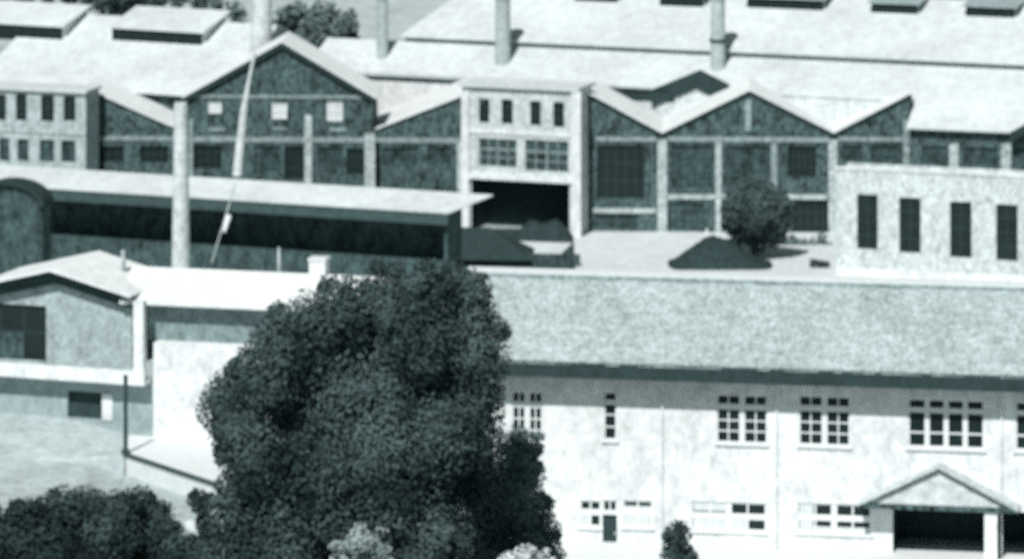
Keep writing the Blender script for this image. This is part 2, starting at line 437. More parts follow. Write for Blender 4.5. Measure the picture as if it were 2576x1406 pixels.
q = MB(); q.poly([FR.pt(.3, GB, -6), FR.pt(.3, GB, -.7), FR.pt(.3, -.5, -.7), FR.pt(.3, 1.9, -6)]); q.build('end_wall', OLD_WHITE, rh)
q = MB(); FR.box(q, 0, ud2, -.85, -.602, -.1, .12); q.build('gutter', MIDWALL, rh)
for (x0, yt0, yb0, x1, yt1, yb1) in ((1445, -24, 3, 1552, -18, 7), (1660, -14, 15, 1768, -10, 19), (1880, -6, 20, 2070, 1, 27), (2192, 8, 32, 2308, 12, 37), (2430, 17, 41, 2553, 20, 46)):
    od = max(-15.2, foot(FR, (x0 + x1) / 2, (yb0 + yb1) / 2, lambda o: zu - (o + 5.5) * T))
    u0, u1 = FR.pix(x0, 20, od)[0], FR.pix(x1, 20, od)[0]; zb = zu - (od + 5.5) * T
    zt = max(FR.pix((x0 + x1) / 2, (yt0 + yt1) / 2, od)[1], zb + .9) + .12
    q = MB()
    q.slab([FR.pt(u0 - .3, zt, od + .3), FR.pt(u1 + .3, zt, od + .3), FR.pt(u1 + .5, zt + .5, od - 4), FR.pt(u0 - .1, zt + .5, od - 4)], .16)
    for uu in (u0, u1):
        q.poly([FR.pt(uu, zb - .4, od), FR.pt(uu, zt - .1, od), FR.pt(uu, zt + .36, od - 3.9), FR.pt(uu, zb - .4, od - 3.9)])
    dm = q.build('dormer', GREY_WASH, rh)
    g = MB(); FR.box(g, u0, u1, zb - .3, zt - .1, od - .1, od)
    k = max(4, int((u1 - u0) / .9))
    for i in range(1, k):
        uu = u0 + (u1 - u0) * i / k; FR.box(g, uu - .04, uu + .04, zb, zt - .2, od + .002, od + .05)
    g.build('glazing', GLASS, dm)
# sooty gablet breaking the lower eave
q = MB(); o = .12
pa, pb, pc = FR.pix(1640, 226, o), FR.pix(1752, 180, o), FR.pix(1836, 222, o)
t = 1.7
for (a, b), (c, d) in ((pa, pb), (pb, pc)):
    q.hexa([FR.pt(a, b - t, o), FR.pt(c, d - t, o), FR.pt(c, d - t, o - 1.2), FR.pt(a, b - t, o - 1.2),
            FR.pt(a, b, o), FR.pt(c, d, o), FR.pt(c, d, o - 1.2), FR.pt(a, b, o - 1.2)])
q.build('gablet', SLATE, rh)

# ------------------------------------------------------------------ right works hall with three gables
rg = thing('triple_gable_works', 'dark brick works hall with sawtooth gables and pale pilasters behind the round tree', 'factory hall', FG.pt(58, GB, -4))
pr = [(1455, 236), (1490, 240), (1666, 335), (1885, 228), (2098, 335), (2291, 236)]
pp = [FG.pix(*q) for q in pr]
zv2 = zy(1666, 335) - .12
hd = rects(FG, [(1502, 366, 1622, 500), (1690, 366, 1792, 472), (1826, 368, 1934, 458), (1982, 368, 2054, 446),
                (1496, 540, 1604, 574), (1682, 510, 1772, 578), (1994, 506, 2090, 590), (2118, 366, 2170, 405), (2190, 366, 2262, 405), (1836, 508, 1960, 580)])
mb = MB(); uL2, uR2 = pp[0][0], pp[-1][0]
wall_holes(mb, FG, uL2, uR2, GB, zv2, hd, 0, .35)
for i in range(len(pp) - 1):
    (a, b), (c, d) = pp[i], pp[i + 1]
    mb.poly([FG.pt(a, zv2), FG.pt(c, zv2), FG.pt(c, d), FG.pt(a, b)])
shell(mb, FG, uL2, uR2, GB, zv2, 0, -4.5)
mb.poly([FG.pt(uR2, zv2, 0), FG.pt(uR2, zv2, -4.5), FG.pt(uR2, pp[-1][1], -4.5), FG.pt(uR2, pp[-1][1], 0)])
mb.build('wall', BRICK, rg)
for i, h in enumerate(hd):
    window(rg, FG, h, 0, .3, (.2, .4, .6, .8), (.33, .66), IRON, (GLASS, DUSTY, DUSTY)[i % 3], .06)
mb = MB()
Ls = [9, 10, 10, 9, 9]
for i in range(len(pp) - 1):
    (a, b), (c, d) = pp[i], pp[i + 1]
    e = .003 * i
    mb.slab([FG.pt(a, b + .14 + e, .3), FG.pt(c, d + .14 + e, .3), FG.pt(c, d + .14 + e, -Ls[i]), FG.pt(a, b + .14 + e, -Ls[i])], .14)
mb.build('roof', BRIGHT_ROOF, rg)
mb = MB()
for (a, b), (c, d) in zip(pp, pp[1:]):
    t = .32
    mb.hexa([FG.pt(a, b - t, .2), FG.pt(c, d - t, .2), FG.pt(c, d - t, .01), FG.pt(a, b - t, .01),
             FG.pt(a, b - .01, .2), FG.pt(c, d - .01, .2), FG.pt(c, d - .01, .01), FG.pt(a, b - .01, .01)])
mb.build('verge_board', SLATE, rg)
mb = MB()
for x0, y0, x1, y1 in ((1500, 345, 1652, 356), (1680, 345, 2086, 357), (2108, 345, 2286, 356)):
    FG.box(mb, *FG.rect(x0, y0, x1, y1), .002, .14)
mb.build('string_course', STONE_BAND, rg)
mb = MB()
for x0, y0, x1, y1 in ((1492, 524, 1650, 536), (1680, 489, 1800, 501), (1816, 489, 2082, 501)):
    FG.box(mb, *FG.rect(x0, y0, x1, y1), .002, .16)
mb.build('ledge', PILASTER, rg)
for x0, y0, x1, y1, m in ((1654, 352, 1678, 590, PILASTER), (1800, 358, 1815, 590, PILASTER), (2084, 352, 2106, 600, PILASTER), (1940, 360, 1955, 480, STONE_BAND), (1874, 252, 1890, 330, STONE_BAND), (2272, 300, 2288, 415, STONE_BAND)):
    mb = MB(); FG.box(mb, *FG.rect(x0, y0, x1, y1), -.02, .24); mb.build('pilaster', m, rg)

# ------------------------------------------------------------------ low-eaved hall at the right edge
F4 = Fr(P(2280, 321, -2.4), P(2750, 340, -2.4))
r4 = thing('low_eaved_hall', 'hall with broad white roof and dark wall behind the flat white four window block', 'factory hall', F4.pt(8, GB, -4))
mb = MB(); U = F4.len
z4 = -2.4 + 9 * .48
mb.slab([F4.pt(0, -2.4), F4.pt(U, -2.4), F4.pt(U, z4, -9), F4.pt(0, z4, -9)], .16)
mb.slab([F4.pt(0, z4, -9.003), F4.pt(U, z4, -9.003), F4.pt(U, -2.4, -18), F4.pt(0, -2.4, -18)], .16)
mb.build('roof', WHITE_ROOF, r4)
mb = MB(); hs = rects(F4, [(2320, 368, 2380, 412), (2422, 372, 2510, 416), (2552, 376, 2620, 420)], -.8)
wall_holes(mb, F4, .2, U - .2, GB, -2.45, hs, -.8); shell(mb, F4, .2, U - .2, GB, -2.45, -.8, -17)
mb.build('wall', BRICK, r4)
for h in hs: window(r4, F4, h, -.8, .25, (.33, .66), (.5,), IRON, DUSTY, .05)
for x0, x1 in ((2390, 2412), (2520, 2544)):
    a, b, c, d = F4.rect(x0, 362, x1, 440, -.8); mb = MB(); F4.box(mb, a, b, c, d, -.82, -.5); mb.build('pilaster', PILASTER, r4)
mb = MB(); pa, pb, pc = F4.pix(2540, 334, .5), F4.pix(2630, 290, .5), F4.pix(2720, 342, .5)
for (a, b), (c, d) in ((pa, pb), (pb, pc)):
    mb.hexa([F4.pt(a, b - .9, .5), F4.pt(c, d - .9, .5), F4.pt(c, d - .9, -3), F4.pt(a, b - .9, -3), F4.pt(a, b, .5), F4.pt(c, d, .5), F4.pt(c, d, -3), F4.pt(a, b, -3)])
mb.build('gablet', SLATE, r4)

# ------------------------------------------------------------------ white block with four dark windows, right
FD = Fr(P(2104, 425, -3.25), P(2740, 454, -3.25))
wd = thing('flat_roofed_block', 'white flat roofed block with four tall dark windows beyond the pale tiled roof', 'building', FD.pt(9, GB, -5))
hs = rects(FD, [(2156, 490, 2208, 627), (2262, 498, 2316, 636), (2390, 508, 2444, 648), (2506, 515, 2560, 656), (2630, 522, 2684, 662)])
mb = MB(); wall_holes(mb, FD, 0, FD.len, GB, -3.25, hs, 0, .35); shell(mb, FD, 0, FD.len, GB, -3.25, 0, -4)
mb.poly([FD.pt(0, -3.7, 0), FD.pt(FD.len, -3.7, 0), FD.pt(FD.len, -3.7, -4), FD.pt(0, -3.7, -4)])
mb.build('wall', OLD_WHITE, wd)
for h in hs: window(wd, FD, h, 0, .28, (.5,), (.25, .5, .75), IRON, GLASS, .06)
mb = MB(); FD.box(mb, -.1, FD.len + .1, -3.24, -3.05, -.35, .12); mb.build('coping', WHITE_WALL, wd)
mb = MB(); FD.box(mb, 0, FD.len, GB, GB + .7, .002, .12); mb.build('plinth', WHITE_WALL, wd)

# ------------------------------------------------------------------ long open-fronted shed
FS = Fr(P(-90, 409.5, -3.5), P(1240, 490, -3.5))
sh = thing('long_veranda_shed', 'long low shed with narrow white roof over a deep dark open front', 'shed', FS.pt(25, GB, 0))
U = FS.len; ue = FS.pix(1128, 537, 4)[0]
mb = MB()
mb.slab([FS.pt(0, -4.62, 4), FS.pt(ue, -4.62, 4), FS.pt(U, -3.5, 0), FS.pt(0, -3.5, 0)], .12)
mb.slab([FS.pt(0, -3.5, -.003), FS.pt(U, -3.5, -.003), FS.pt(ue, -4.62, -4), FS.pt(0, -4.62, -4)], .12)
mb.build('roof', WHITE_ROOF, sh)
mb = MB(); FS.box(mb, 0, ue - .1, -5.75, -4.75, 3.7, 3.85); mb.build('valance', mat('grey_boards', .085, .2, 1, .6, fine=.15), sh)
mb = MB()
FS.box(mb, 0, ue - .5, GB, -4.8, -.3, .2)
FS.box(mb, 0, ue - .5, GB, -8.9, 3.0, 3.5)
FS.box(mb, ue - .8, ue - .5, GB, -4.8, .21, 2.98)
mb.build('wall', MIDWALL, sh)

# barrel-roofed store in front of the shed's left end
FK = Fr(Q(-70, 510, 408), Q(140, 513, 406))
bk = thing('barrel_roofed_store', 'small dark store with rounded roof at the left end of the long shed', 'shed', FK.pt(3, GB, -3))
cu, cz = FK.pix(22, 515); R = FK.pix(116, 515)[0] - cu; HH = FK.pix(28, 455)[1] - cz
mb = MB(); m2 = MB(); n = 16
arc = lambda k, i: (cu + R * k * math.cos(math.pi * i / n), cz + HH * k * math.sin(math.pi * i / n))
for i in range(n):
    a, b = arc(1.0, i), arc(1.0, i + 1); c, d = arc(.84, i), arc(.84, i + 1)
    mb.poly([FK.pt(*a, .5), FK.pt(*b, .5), FK.pt(*b, -2), FK.pt(*a, -2)][::-1])
    mb.poly([FK.pt(*a, .5), FK.pt(*b, .5), FK.pt(*d, .5), FK.pt(*c, .5)])
    mb.poly([FK.pt(*c, .5), FK.pt(*d, .5), FK.pt(*d, -2), FK.pt(*c, -2)])
mb.build('roof', SLATE, bk)
m2.poly([FK.pt(*arc(.9, i), 0) for i in range(n + 1)])
FK.box(m2, cu - R * .9, cu + R * .9, GB, cz - .01, -2, 0)
m2.build('wall', MIDWALL, bk)

# ------------------------------------------------------------------ chimneys and mast
def stack(name, label, cat, base, top, r0, r1, m, group=None, square=True, flare=1.18):
    t = thing(name, label, cat, base, group)
    mb = MB(); mb.tube(base, top, r0, r1, 4 if square == 4 else 18)
    sft = mb.build('shaft', m, t, smooth=False)
    mb = MB(); h = Vector(top)
    mb.tube(h - Vector((0, 0, .9)), h - Vector((0, 0, .35)), r1 * flare, r1 * (flare + .04), 18); mb.tube(h - Vector((0, 0, .348)), h + Vector((0, 0, .1)), r1 * (flare - .08), r1 * (flare - .13), 18)
    mb.build('cap', m, t)
    return t
b = Q(455, 800, 404); b.z = GB
stack('works_chimney', 'tall slender white chimney rising behind the house with the veranda', 'chimney', b, Q(455, 262, 404), .86, .56, WCHIM, flare=1.09)
def roof_stack(x, yb, w, Y, label, rings):
    base = Q(x, yb + 80, Y); top = Q(x, -24, Y)
    t = stack('hall_chimney', label, 'chimney', base, top, w / 2 * 1.06, w / 2 * .92, GCHIM, 'grey chimneys on the stepped roof')
    for y in rings:
        z = Q(x, y, Y).z; mb = MB()
        mb.tube((base.x, base.y, z - .15), (base.x, base.y, z + .15), w / 2 * 1.16, w / 2 * 1.16, 18); mb.build('ring', MIDWALL, t)
roof_stack(962, 122, 1.15, 475, 'grey roof chimney nearest the tall dark gable', [])
roof_stack(1265, 150, 1.55, 470.5, 'grey roof chimney above the white block with four narrow windows', [])
roof_stack(1806, 190, 1.45, 463.5, 'grey ringed roof chimney rising over the sooty gablet', [102])
base = Q(652, 150, 462.5); top = Vector((base.x + .45, base.y, base.z + 9)); base.z -= 4
stack('vent_stack', 'stout white vent stack standing behind the tip of the tall dark gable', 'chimney', base, top, 1.38, .7, WCHIM)

ms = thing('leaning_mast', 'white leaning mast with thick foot in front of the tall dark gable', 'mast', Q(597, 440, 430))
a, b = Q(597, 442, 428), Q(612, 290, 428); c = Q(641, 132, 428)
mb = MB(); mb.tube(a, b, .46, .34, 12); mb.build('foot', WCHIM, ms)
mb = MB(); mb.tube(b + Vector((0, 0, .002)), Q(627, 200, 428), .33, .17, 12); mb.tube(Q(627, 200, 428), c, .17, .15, 12); mb.build('topmast', WCHIM, ms)
cb = thing('guy_cable', 'thin guy cable with a white insulator slanting down over the open shed front', 'cable', Q(535, 652, 402))
mb = MB(); mb.tube(Q(592, 462, 412), Q(533, 660, 401), .07, .07, 8); mb.build('wire', PILASTER, cb)
mb = MB(); mb.tube(Q(575.5, 545, 405.6), Q(564, 582, 404), .24, .16, 10); mb.build('insulator', FRAME, cb)

# ------------------------------------------------------------------ yard things
def heap(name, label, cat, x0, x1, yb, prof, depth, m, seed):
    rng = random.Random(seed); A, B = P(x0, yb, GB), P(x1, yb, GB); sc_ = (B.x - A.x) / (x1 - x0)
    nx, ny = 44, 18; mb = MB()
    for j in range(ny + 1):
        v = j / ny
        for i in range(nx + 1):
            u = i / nx; x = x0 + (x1 - x0) * u
            h = 0
            for (xa, ha), (xb, hb_) in zip(prof, prof[1:]):
                if xa <= x <= xb: h = ha + (hb_ - ha) * (x - xa) / (xb - xa)
            w_ = math.sin(math.pi * v) ** .8
            z = h * sc_ * w_ + (rng.uniform(-.12, .12) if 0 < v < 1 and 0 < u < 1 else 0) * min(1, h * sc_)
            mb.v.append(Vector((A.x + (B.x - A.x) * u + rng.uniform(-.06, .06), A.y + depth * (v - .15) + (B.y - A.y) * u, GB + z - .05)))
    for j in range(ny):
        for i in range(nx):
            k = j * (nx + 1) + i; mb.f.append((k, k + 1, k + nx + 2, k + nx + 1))
    o = mb.build(name, m, None, (A + B) / 2, smooth=True); tag(o, label, cat); return o
COAL = mat('black_coal', .045, .35, 2.0, fine=.35, bump=.5)
heap('coal_heap', 'dark coal heap in the white yard at the foot of the round tree', 'heap', 1676, 1952, 676, ((1676, 0), (1695, 6), (1740, 42), (1782, 72), (1800, 73), (1845, 58), (1880, 34), (1915, 12), (1952, 0)), 6.5, COAL, 31)
p = Q(1779, 622, 436.5); mb = MB(); mb.tube((p.x, p.y, GB), (p.x, p.y, p.z + .6), .3, .3, 10); mb.tube((p.x, p.y, p.z + .602), (p.x, p.y, p.z + 1.75), .36, .07, 10)
o = mb.build('vent_post', WHITE_WALL, None, (p.x, p.y, GB)); tag(o, 'short white capped post sticking up behind the coal heap', 'post')
FO = Fr(P(1075, 668, GB), P(1338, 670, GB))
ob = thing('dark_outbuilding', 'dark hipped outbuilding between the big tree and the undercroft of the white block', 'shed', FO.pt(4, GB, -3))
W = FO.len; z0 = FO.pix(1330, 662)[1] + .3; z1 = FO.pix(1200, 572, -3)[1]
e = [FO.pt(-2, z0, .2), FO.pt(W, z0, .2), FO.pt(W, z0, -6.2), FO.pt(-2, z0, -6.2)]
ra, rb = FO.pt(2, z1, -3), FO.pt(FO.pix(1232, 572, -3)[0], z1, -3)
mb = MB(); mb.slab([e[0], e[1], rb, ra], .1); mb.slab([e[1], e[2], rb], .1); mb.slab([e[2], e[3], ra, rb], .1); mb.slab([e[3], e[0], ra], .1)
mb.build('roof', SLATE, ob)
mb = MB(); FO.box(mb, -1.6, W - .4, GB, z0 - .08, -5.9, -.2); mb.build('wall', SLATE, ob)

FL = Fr(P(1322, 668, GB), P(1458, 671, GB))
mb = MB(); FL.box(mb, 0, FL.len, GB, FL.pix(1390, 640)[1], -.4, 0)
o = mb.build('yard_wall', MIDWALL, None, FL.pt(2, GB)); tag(o, 'low grey wall across the yard below the white block', 'wall')
heap('scrap_heap', 'low dark heap piled in front of the undercroft of the white block', 'heap', 1286, 1446, 603, ((1286, 0), (1310, 20), (1335, 44), (1365, 34), (1400, 46), (1425, 26), (1446, 0)), 5, COAL, 33)

# ------------------------------------------------------------------ near building with tiled roof
EZ, RZ = 10.3, 14.05
FN = Fr(P(1130, 900.4, EZ), P(2800, 951.9, EZ))
nb = thing('tiled_roof_house', 'long white two storey building with pale tiled roof and gabled porch in front', 'building', FN.pt(16, 0, -8))
U = FN.len; OW = -1.65
RUNN = 6.45
mb = MB()
mb.slab([FN.pt(0, EZ, 0), FN.pt(U, EZ, 0), FN.pt(U, RZ, -RUNN), FN.pt(0, RZ, -RUNN)], .16)
mb.slab([FN.pt(0, RZ, -RUNN - .003), FN.pt(U, RZ, -RUNN - .003), FN.pt(U, EZ, -2 * RUNN), FN.pt(0, EZ, -2 * RUNN)], .16)
rf = mb.build('roof', TILES, nb)
mb = MB(); rng = random.Random(5); NC = 26
for i in range(NC):
    t0_, t1_ = i / NC, (i + 1) / NC + .012; u = rng.uniform(0, .6)
    while u < U - .4:
        w_ = rng.uniform(.35, 1.1); j = rng.uniform(.015, .075); sl = rng.uniform(-.05, .05) + (.12 if i == 0 else 0)
        ua_, ub_ = u, min(u + w_ - .02, U)
        za_, zb_ = EZ + (RZ - EZ) * t0_, EZ + (RZ - EZ) * min(t1_, 1); oa, ob = -RUNN * t0_ + sl, -RUNN * min(t1_, 1)
        mb.hexa([FN.pt(ua_, za_ + .003, oa), FN.pt(ub_, za_ + .003, oa), FN.pt(ub_, zb_ + .002, ob), FN.pt(ua_, zb_ + .002, ob),
                 FN.pt(ua_, za_ + .03 + j, oa), FN.pt(ub_, za_ + .03 + j, oa), FN.pt(ub_, zb_ + .012, ob), FN.pt(ua_, zb_ + .012, ob)])
        u += w_
mb.build('tile_courses', TILES, rf)
mb = MB(); FN.box(mb, -.05, U, RZ - .06, RZ + .2, -RUNN - .45, -RUNN + .3); mb.build('ridge_cap', CONC, rf)
mb = MB(); FN.box(mb, -.05, U, RZ - .3, RZ - .02, -RUNN + .302, -RUNN + .5); mb.build('ridge_flashing', STONE_BAND, rf)
mb = MB(); FN.box(mb, 0, U, EZ - .9, EZ - .165, -.1, .02); mb.build('eave_shade_board', SOFFIT, nb)  # dark board made deep to stand in for the eave shadow
wins = [  # x0,y0,x1,y1 on the wall, columns, style
    (1288, 985, 1364, 1112), (1519, 986, 1551, 1106), (1803, 993, 1930, 1114), (2010, 996, 2138, 1120), (2284, 1004, 2476, 1127), (2554, 1012, 2740, 1135),
    (1458, 1258, 1560, 1324), (1566, 1258, 1642, 1324), (1738, 1262, 1928, 1334), (2004, 1266, 2192, 1340)]
hs = rects(FN, wins, OW)
dr = FN.rect(1516, 1294, 1552, 1386, OW)
hs[6] = FN.rect(1458, 1258, 1512, 1324, OW)
trn = FN.rect(1516, 1258, 1552, 1286, OW)
prc = FN.rect(2246, 1282, 2585, 1425, OW); prc = (prc[0], prc[1], -.48, prc[3])
mb = MB()
wall_holes(mb, FN, .4, U - .4, -.5, EZ - .17, hs + [dr, trn, prc], OW, .25)
shell(mb, FN, .4, U - .4, -.5, EZ - .17, OW, -2 * RUNN + 1.2)
mb.build('wall', WHITE_WALL, nb)
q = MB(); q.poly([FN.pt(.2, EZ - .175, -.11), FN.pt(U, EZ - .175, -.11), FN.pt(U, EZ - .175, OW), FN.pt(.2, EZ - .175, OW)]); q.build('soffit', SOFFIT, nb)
for i, h in enumerate(hs):
    if i == 1: window(nb, FN, h, OW, .16, (), (.27, .52, .78), FRAME, GLASS, .08, thick=(.78,), tk=3.5)
    elif i in (0, 2, 3): window(nb, FN, h, OW, .16, (.23, .5, .77), (.24, .46, .74), FRAME, GLASS, .08, thick=(.5, .74), tk=4.2)
    elif i in (4, 5): window(nb, FN, h, OW, .16, (.25, .5, .75), (.3, .76), FRAME, GLASS, .10, thick=(.5, .76, .25, .75), tk=2.9)
    elif i in (6, 7):
        w = window(nb, FN, h, OW, .16, (.5,), (.55,), FRAME, GLASS, .10, thick=(.55,), tk=3.4)
        a, b, c, d = h; q = MB()
        if i == 6: FN.box(q, a + .1, a + (b - a) * .5, c + .1, c + (d - c) * .5, OW - .126, OW - .1)
        else: FN.box(q, a + .1, b - .1, c + .1, c + (d - c) * .78, OW - .126, OW - .1)
        q.build('curtain', CURTAIN, w)
    else:
        w = window(nb, FN, h, OW, .16, (.25, .5, .75), (.5,), FRAME, GLASS, .10, thick=(.5,), tk=3.4)
        a, b, c, d = h
        q = MB()
        if i == 8: FN.box(q, a + .14, a + (b - a) * .74, c + .1, c + (d - c) * .5, OW - .126, OW - .1); FN.box(q, a + .14, a + (b - a) * .48, c + (d - c) * .66, d - .1, OW - .126, OW - .1)
        else: FN.box(q, a + .14, a + (b - a) * .22, c + .1, d - .1, OW - .126, OW - .1); FN.box(q, a + (b - a) * .225, b - .1, c + .1, c + .2 * (d - c), OW - .126, OW - .1)
        q.build('curtain', CURTAIN, w)
window(nb, FN, trn, OW, .16, (.5,), (), FRAME, GLASS, .08)
a, b, c, d = dr
q = MB(); FN.box(q, a + .01, b - .01, c, d - .01, OW - .24, OW - .18); dd = q.build('door', SOFFIT, nb)
q = MB(); FN.box(q, b - .16, b - .1, (c + d) / 2 - .1, (c + d) / 2 + .05, OW - .178, OW - .12); q.build('handle', FRAME, dd)
for i, h in enumerate(hs):
    q = MB(); FN.box(q, h[0] - .12, h[1] + .12, h[2] - .14, h[2] - .01, OW + .002, OW + .14); q.build('sill', FRAME, nb)
for x in (1666, 1954, 2520):
    u = FN.pix(x, 1100, OW)[0]; q = MB()
    q.tube(FN.pt(u, .1, OW + .14), FN.pt(u, EZ - .5, OW + .12), .05, .05, 8); q.tube(FN.pt(u, EZ - .5, OW + .12), FN.pt(u, EZ - .3, -.15), .05, .05, 8)
    q.build('downpipe', WHITE_WALL, nb)
# porch
FP = Fr(FN.pt(FN.pix(2150, 1255, -.3)[0], 0, -.3).xy, FN.pt(FN.pix(2800, 1265, -.3)[0], 0, -.3).xy)
pa, pb, pc = FP.pix(2158, 1266), FP.pix(2362, 1172), FP.pix(2562, 1266)
ez = pa[1]; az = pb[1]; back = OW + .3 + .004
mb = MB()
for (a, b, c, d) in ((pa[0], ez, pb[0], az), (pb[0] + .003, az, pc[0], ez)):
    mb.slab([FP.pt(a, b, .2), FP.pt(c, d, .2), FP.pt(c, d, back), FP.pt(a, b, back)], .1)
mb.build('porch_roof', OLD_WHITE, nb)
mb = MB(); mb.poly([FP.pt(pa[0] + .5, ez + .05, 0), FP.pt(pc[0] - .5, ez + .05, 0), FP.pt(pb[0], az - .2, 0)]); mb.build('pediment', mat('pediment_render', .62, .26, 1.6, 1, fine=.12), nb)
mb = MB()
for (a, b, c, d) in ((pa[0], ez - .11, pb[0], az - .11), (pb[0] + .003, az - .11, pc[0], ez - .11)):
    t = .14
    mb.hexa([FP.pt(a, b - t, .19), FP.pt(c, d - t, .19), FP.pt(c, d - t, .08), FP.pt(a, b - t, .08), FP.pt(a, b, .19), FP.pt(c, d, .19), FP.pt(c, d, .08), FP.pt(a, b, .08)])
mb.build('porch_verge', BRICK, nb)
mb = MB(); FP.box(mb, pa[0] + .1, pc[0] - .1, ez - .22, ez + .04, back, .1); mb.build('porch_beam', BRICK, nb)
for x0, x1 in ((2476, 2508),):
    a, b, c, d = FP.rect(x0, 1310, x1, 1400); q = MB(); FP.box(q, a, b, -.5, ez - .222, -.6, -.05)
    q.build('porch_post', WHITE_WALL, nb)
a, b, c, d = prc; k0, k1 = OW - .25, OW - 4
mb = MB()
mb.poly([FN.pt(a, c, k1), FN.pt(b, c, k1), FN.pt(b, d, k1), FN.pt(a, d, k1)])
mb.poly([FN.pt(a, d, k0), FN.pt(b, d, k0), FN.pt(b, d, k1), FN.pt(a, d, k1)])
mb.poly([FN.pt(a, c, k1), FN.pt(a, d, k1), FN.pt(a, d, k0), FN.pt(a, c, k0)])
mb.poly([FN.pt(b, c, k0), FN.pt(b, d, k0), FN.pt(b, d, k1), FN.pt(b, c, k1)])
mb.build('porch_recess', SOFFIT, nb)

# ------------------------------------------------------------------ left house with veranda
FH = Fr(Q(-120, 900, 293.2), Q(360, 915, 289.0))
hs_ = thing('veranda_house', 'pale gabled house raised over a white balcony at the left edge behind the shrubs', 'house', FH.pt(6, 0, -5))
ap = FH.pix(128, 676, 1.1); rt = FH.pix(318, 738, 1.1)
lf_u = ap[0] - (rt[0] - ap[0]); OWH = 0.0
zs = FH.pix(150, 921, 1.0)[1]; zs0 = FH.pix(150, 955, 1.0)[1]
hole = FH.rect(-60, 765, 116, 903)
wz = rt[1] - .35
rw = FH.pix(332, 800)[0]
lw = lf_u + .3
mb = MB()
wall_holes(mb, FH, lw, rw, zs - 1.0, wz, [hole], 0, .3)
mb.poly([FH.pt(lw, wz), FH.pt(rw, wz), FH.pt(ap[0], ap[1] - .3)])
shell(mb, FH, lw, rw, zs, wz, 0, -6)
mb.build('gable_wall', mat('house_render', .40, .24, 1.4, 1.2, fine=.22), hs_)
w = window(hs_, FH, hole, 0, .25, (.34, .67), (.5,), SOFFIT, GLASS, .08)
q = MB(); a, b, c, d = hole; FH.box(q, a + .1, a + (b - a) * .68, c + .1, c + .48 * (d - c), -.21, -.17); q.build('curtain', MIDWALL, w)
mb = MB()
for a, b, c, d in ((lf_u - .3, rt[1] - .1, ap[0], ap[1]), (ap[0] + .003, ap[1], rt[0] + .35, rt[1] - .1)):
    mb.slab([FH.pt(a, b, 1.3), FH.pt(c, d, 1.3), FH.pt(c, d, -6), FH.pt(a, b, -6)], .14)
gr = mb.build('gable_roof', BRIGHT_ROOF, hs_)
mb = MB(); 
for a, b, c, d in ((lf_u - .3, rt[1] - .25, ap[0], ap[1] - .15), (ap[0], ap[1] - .15, rt[0] + .35, rt[1] - .25)):
    t = .85
    mb.hexa([FH.pt(a, b - t, .45), FH.pt(c, d - t, .45), FH.pt(c, d - t, .01), FH.pt(a, b - t, .01), FH.pt(a, b, .45), FH.pt(c, d, .45), FH.pt(c, d, .01), FH.pt(a, b, .01)])
mb.build('gable_shade_board', SOFFIT, hs_)  # dark board deepened to imitate the shade below the gable roof
# wing to the right
FV = Fr(Q(300, 764, 288.6), Q(980, 778, 284.5))
U = FV.len; ezw = FV.pix(520, 768)[1]; RV = 4.3
zrw = ezw + RV * .33
mb = MB()
mb.slab([FV.pt(.0, ezw, 0), FV.pt(U, ezw, 0), FV.pt(U - 1, zrw, -RV), FV.pt(-.6, zrw, -RV)], .14)
mb.slab([FV.pt(-.6, zrw, -RV - .003), FV.pt(U - 1, zrw, -RV - .003), FV.pt(U, ezw, -2 * RV), FV.pt(-.6, ezw, -2 * RV)], .14)
wr = mb.build('wing_roof', BRIGHT_ROOF, hs_)
def onroof(x, y0, y1, wd, m, name, par):
    q = MB(); u0, zb = FV.pix(x - wd / 2, y1, -RV); u1, zt = FV.pix(x + wd / 2, y0, -RV)
    FV.box(q, u0, u1, zb - .6, zt - .16, -RV - (u1 - u0) / 2, -RV + (u1 - u0) / 2)
    FV.box(q, u0 - .07, u1 + .07, zt - .158, zt, -RV - (u1 - u0) / 2 - .07, -RV + (u1 - u0) / 2 + .07)
    return q.build(name, m, par)
onroof(803, 648, 692, 40, WHITE_WALL, 'chimney', wr)
q = MB(); u, zb = FV.pix(702, 690, -RV); zt = FV.pix(702, 622, -RV)[1]; q.tube(FV.pt(u, zb - .3, -RV), FV.pt(u, zt, -RV), .13, .1, 8); q.build('vent_pipe', PILASTER, wr)
q = MB(); u, zb = FV.pix(310, 668, -RV); zt = FV.pix(310, 630, -RV)[1]; q.tube(FV.pt(u, zb - .6, -RV), FV.pt(u, zt, -RV), .16, .14, 8); q.build('vent_pipe', PILASTER, gr)
LW = -1.1
zl = FV.pix(480, 866, LW + .9)[1]
mb = MB()
u0 = FV.pix(372, 800, LW)[0]
hw_ = [FV.rect(640, 800, 700, 856, LW)]
wall_holes(mb, FV, u0, U - .5, zl, ezw - .15, [], LW); shell(mb, FV, u0, U - .5, zl, ezw - .15, LW, -2 * RV + .5)
mb.build('wing_wall', mat('wing_render', .26, .26, 1.4, 1.3, fine=.25), hs_)
mb = MB(); u1 = FV.pix(386, 900, LW + .9)[0]
FV.box(mb, u1, U - .3, -.3, zl, -2 * RV + .3, LW + .9)
mb.build('lower_wall', WHITE_WALL, hs_)
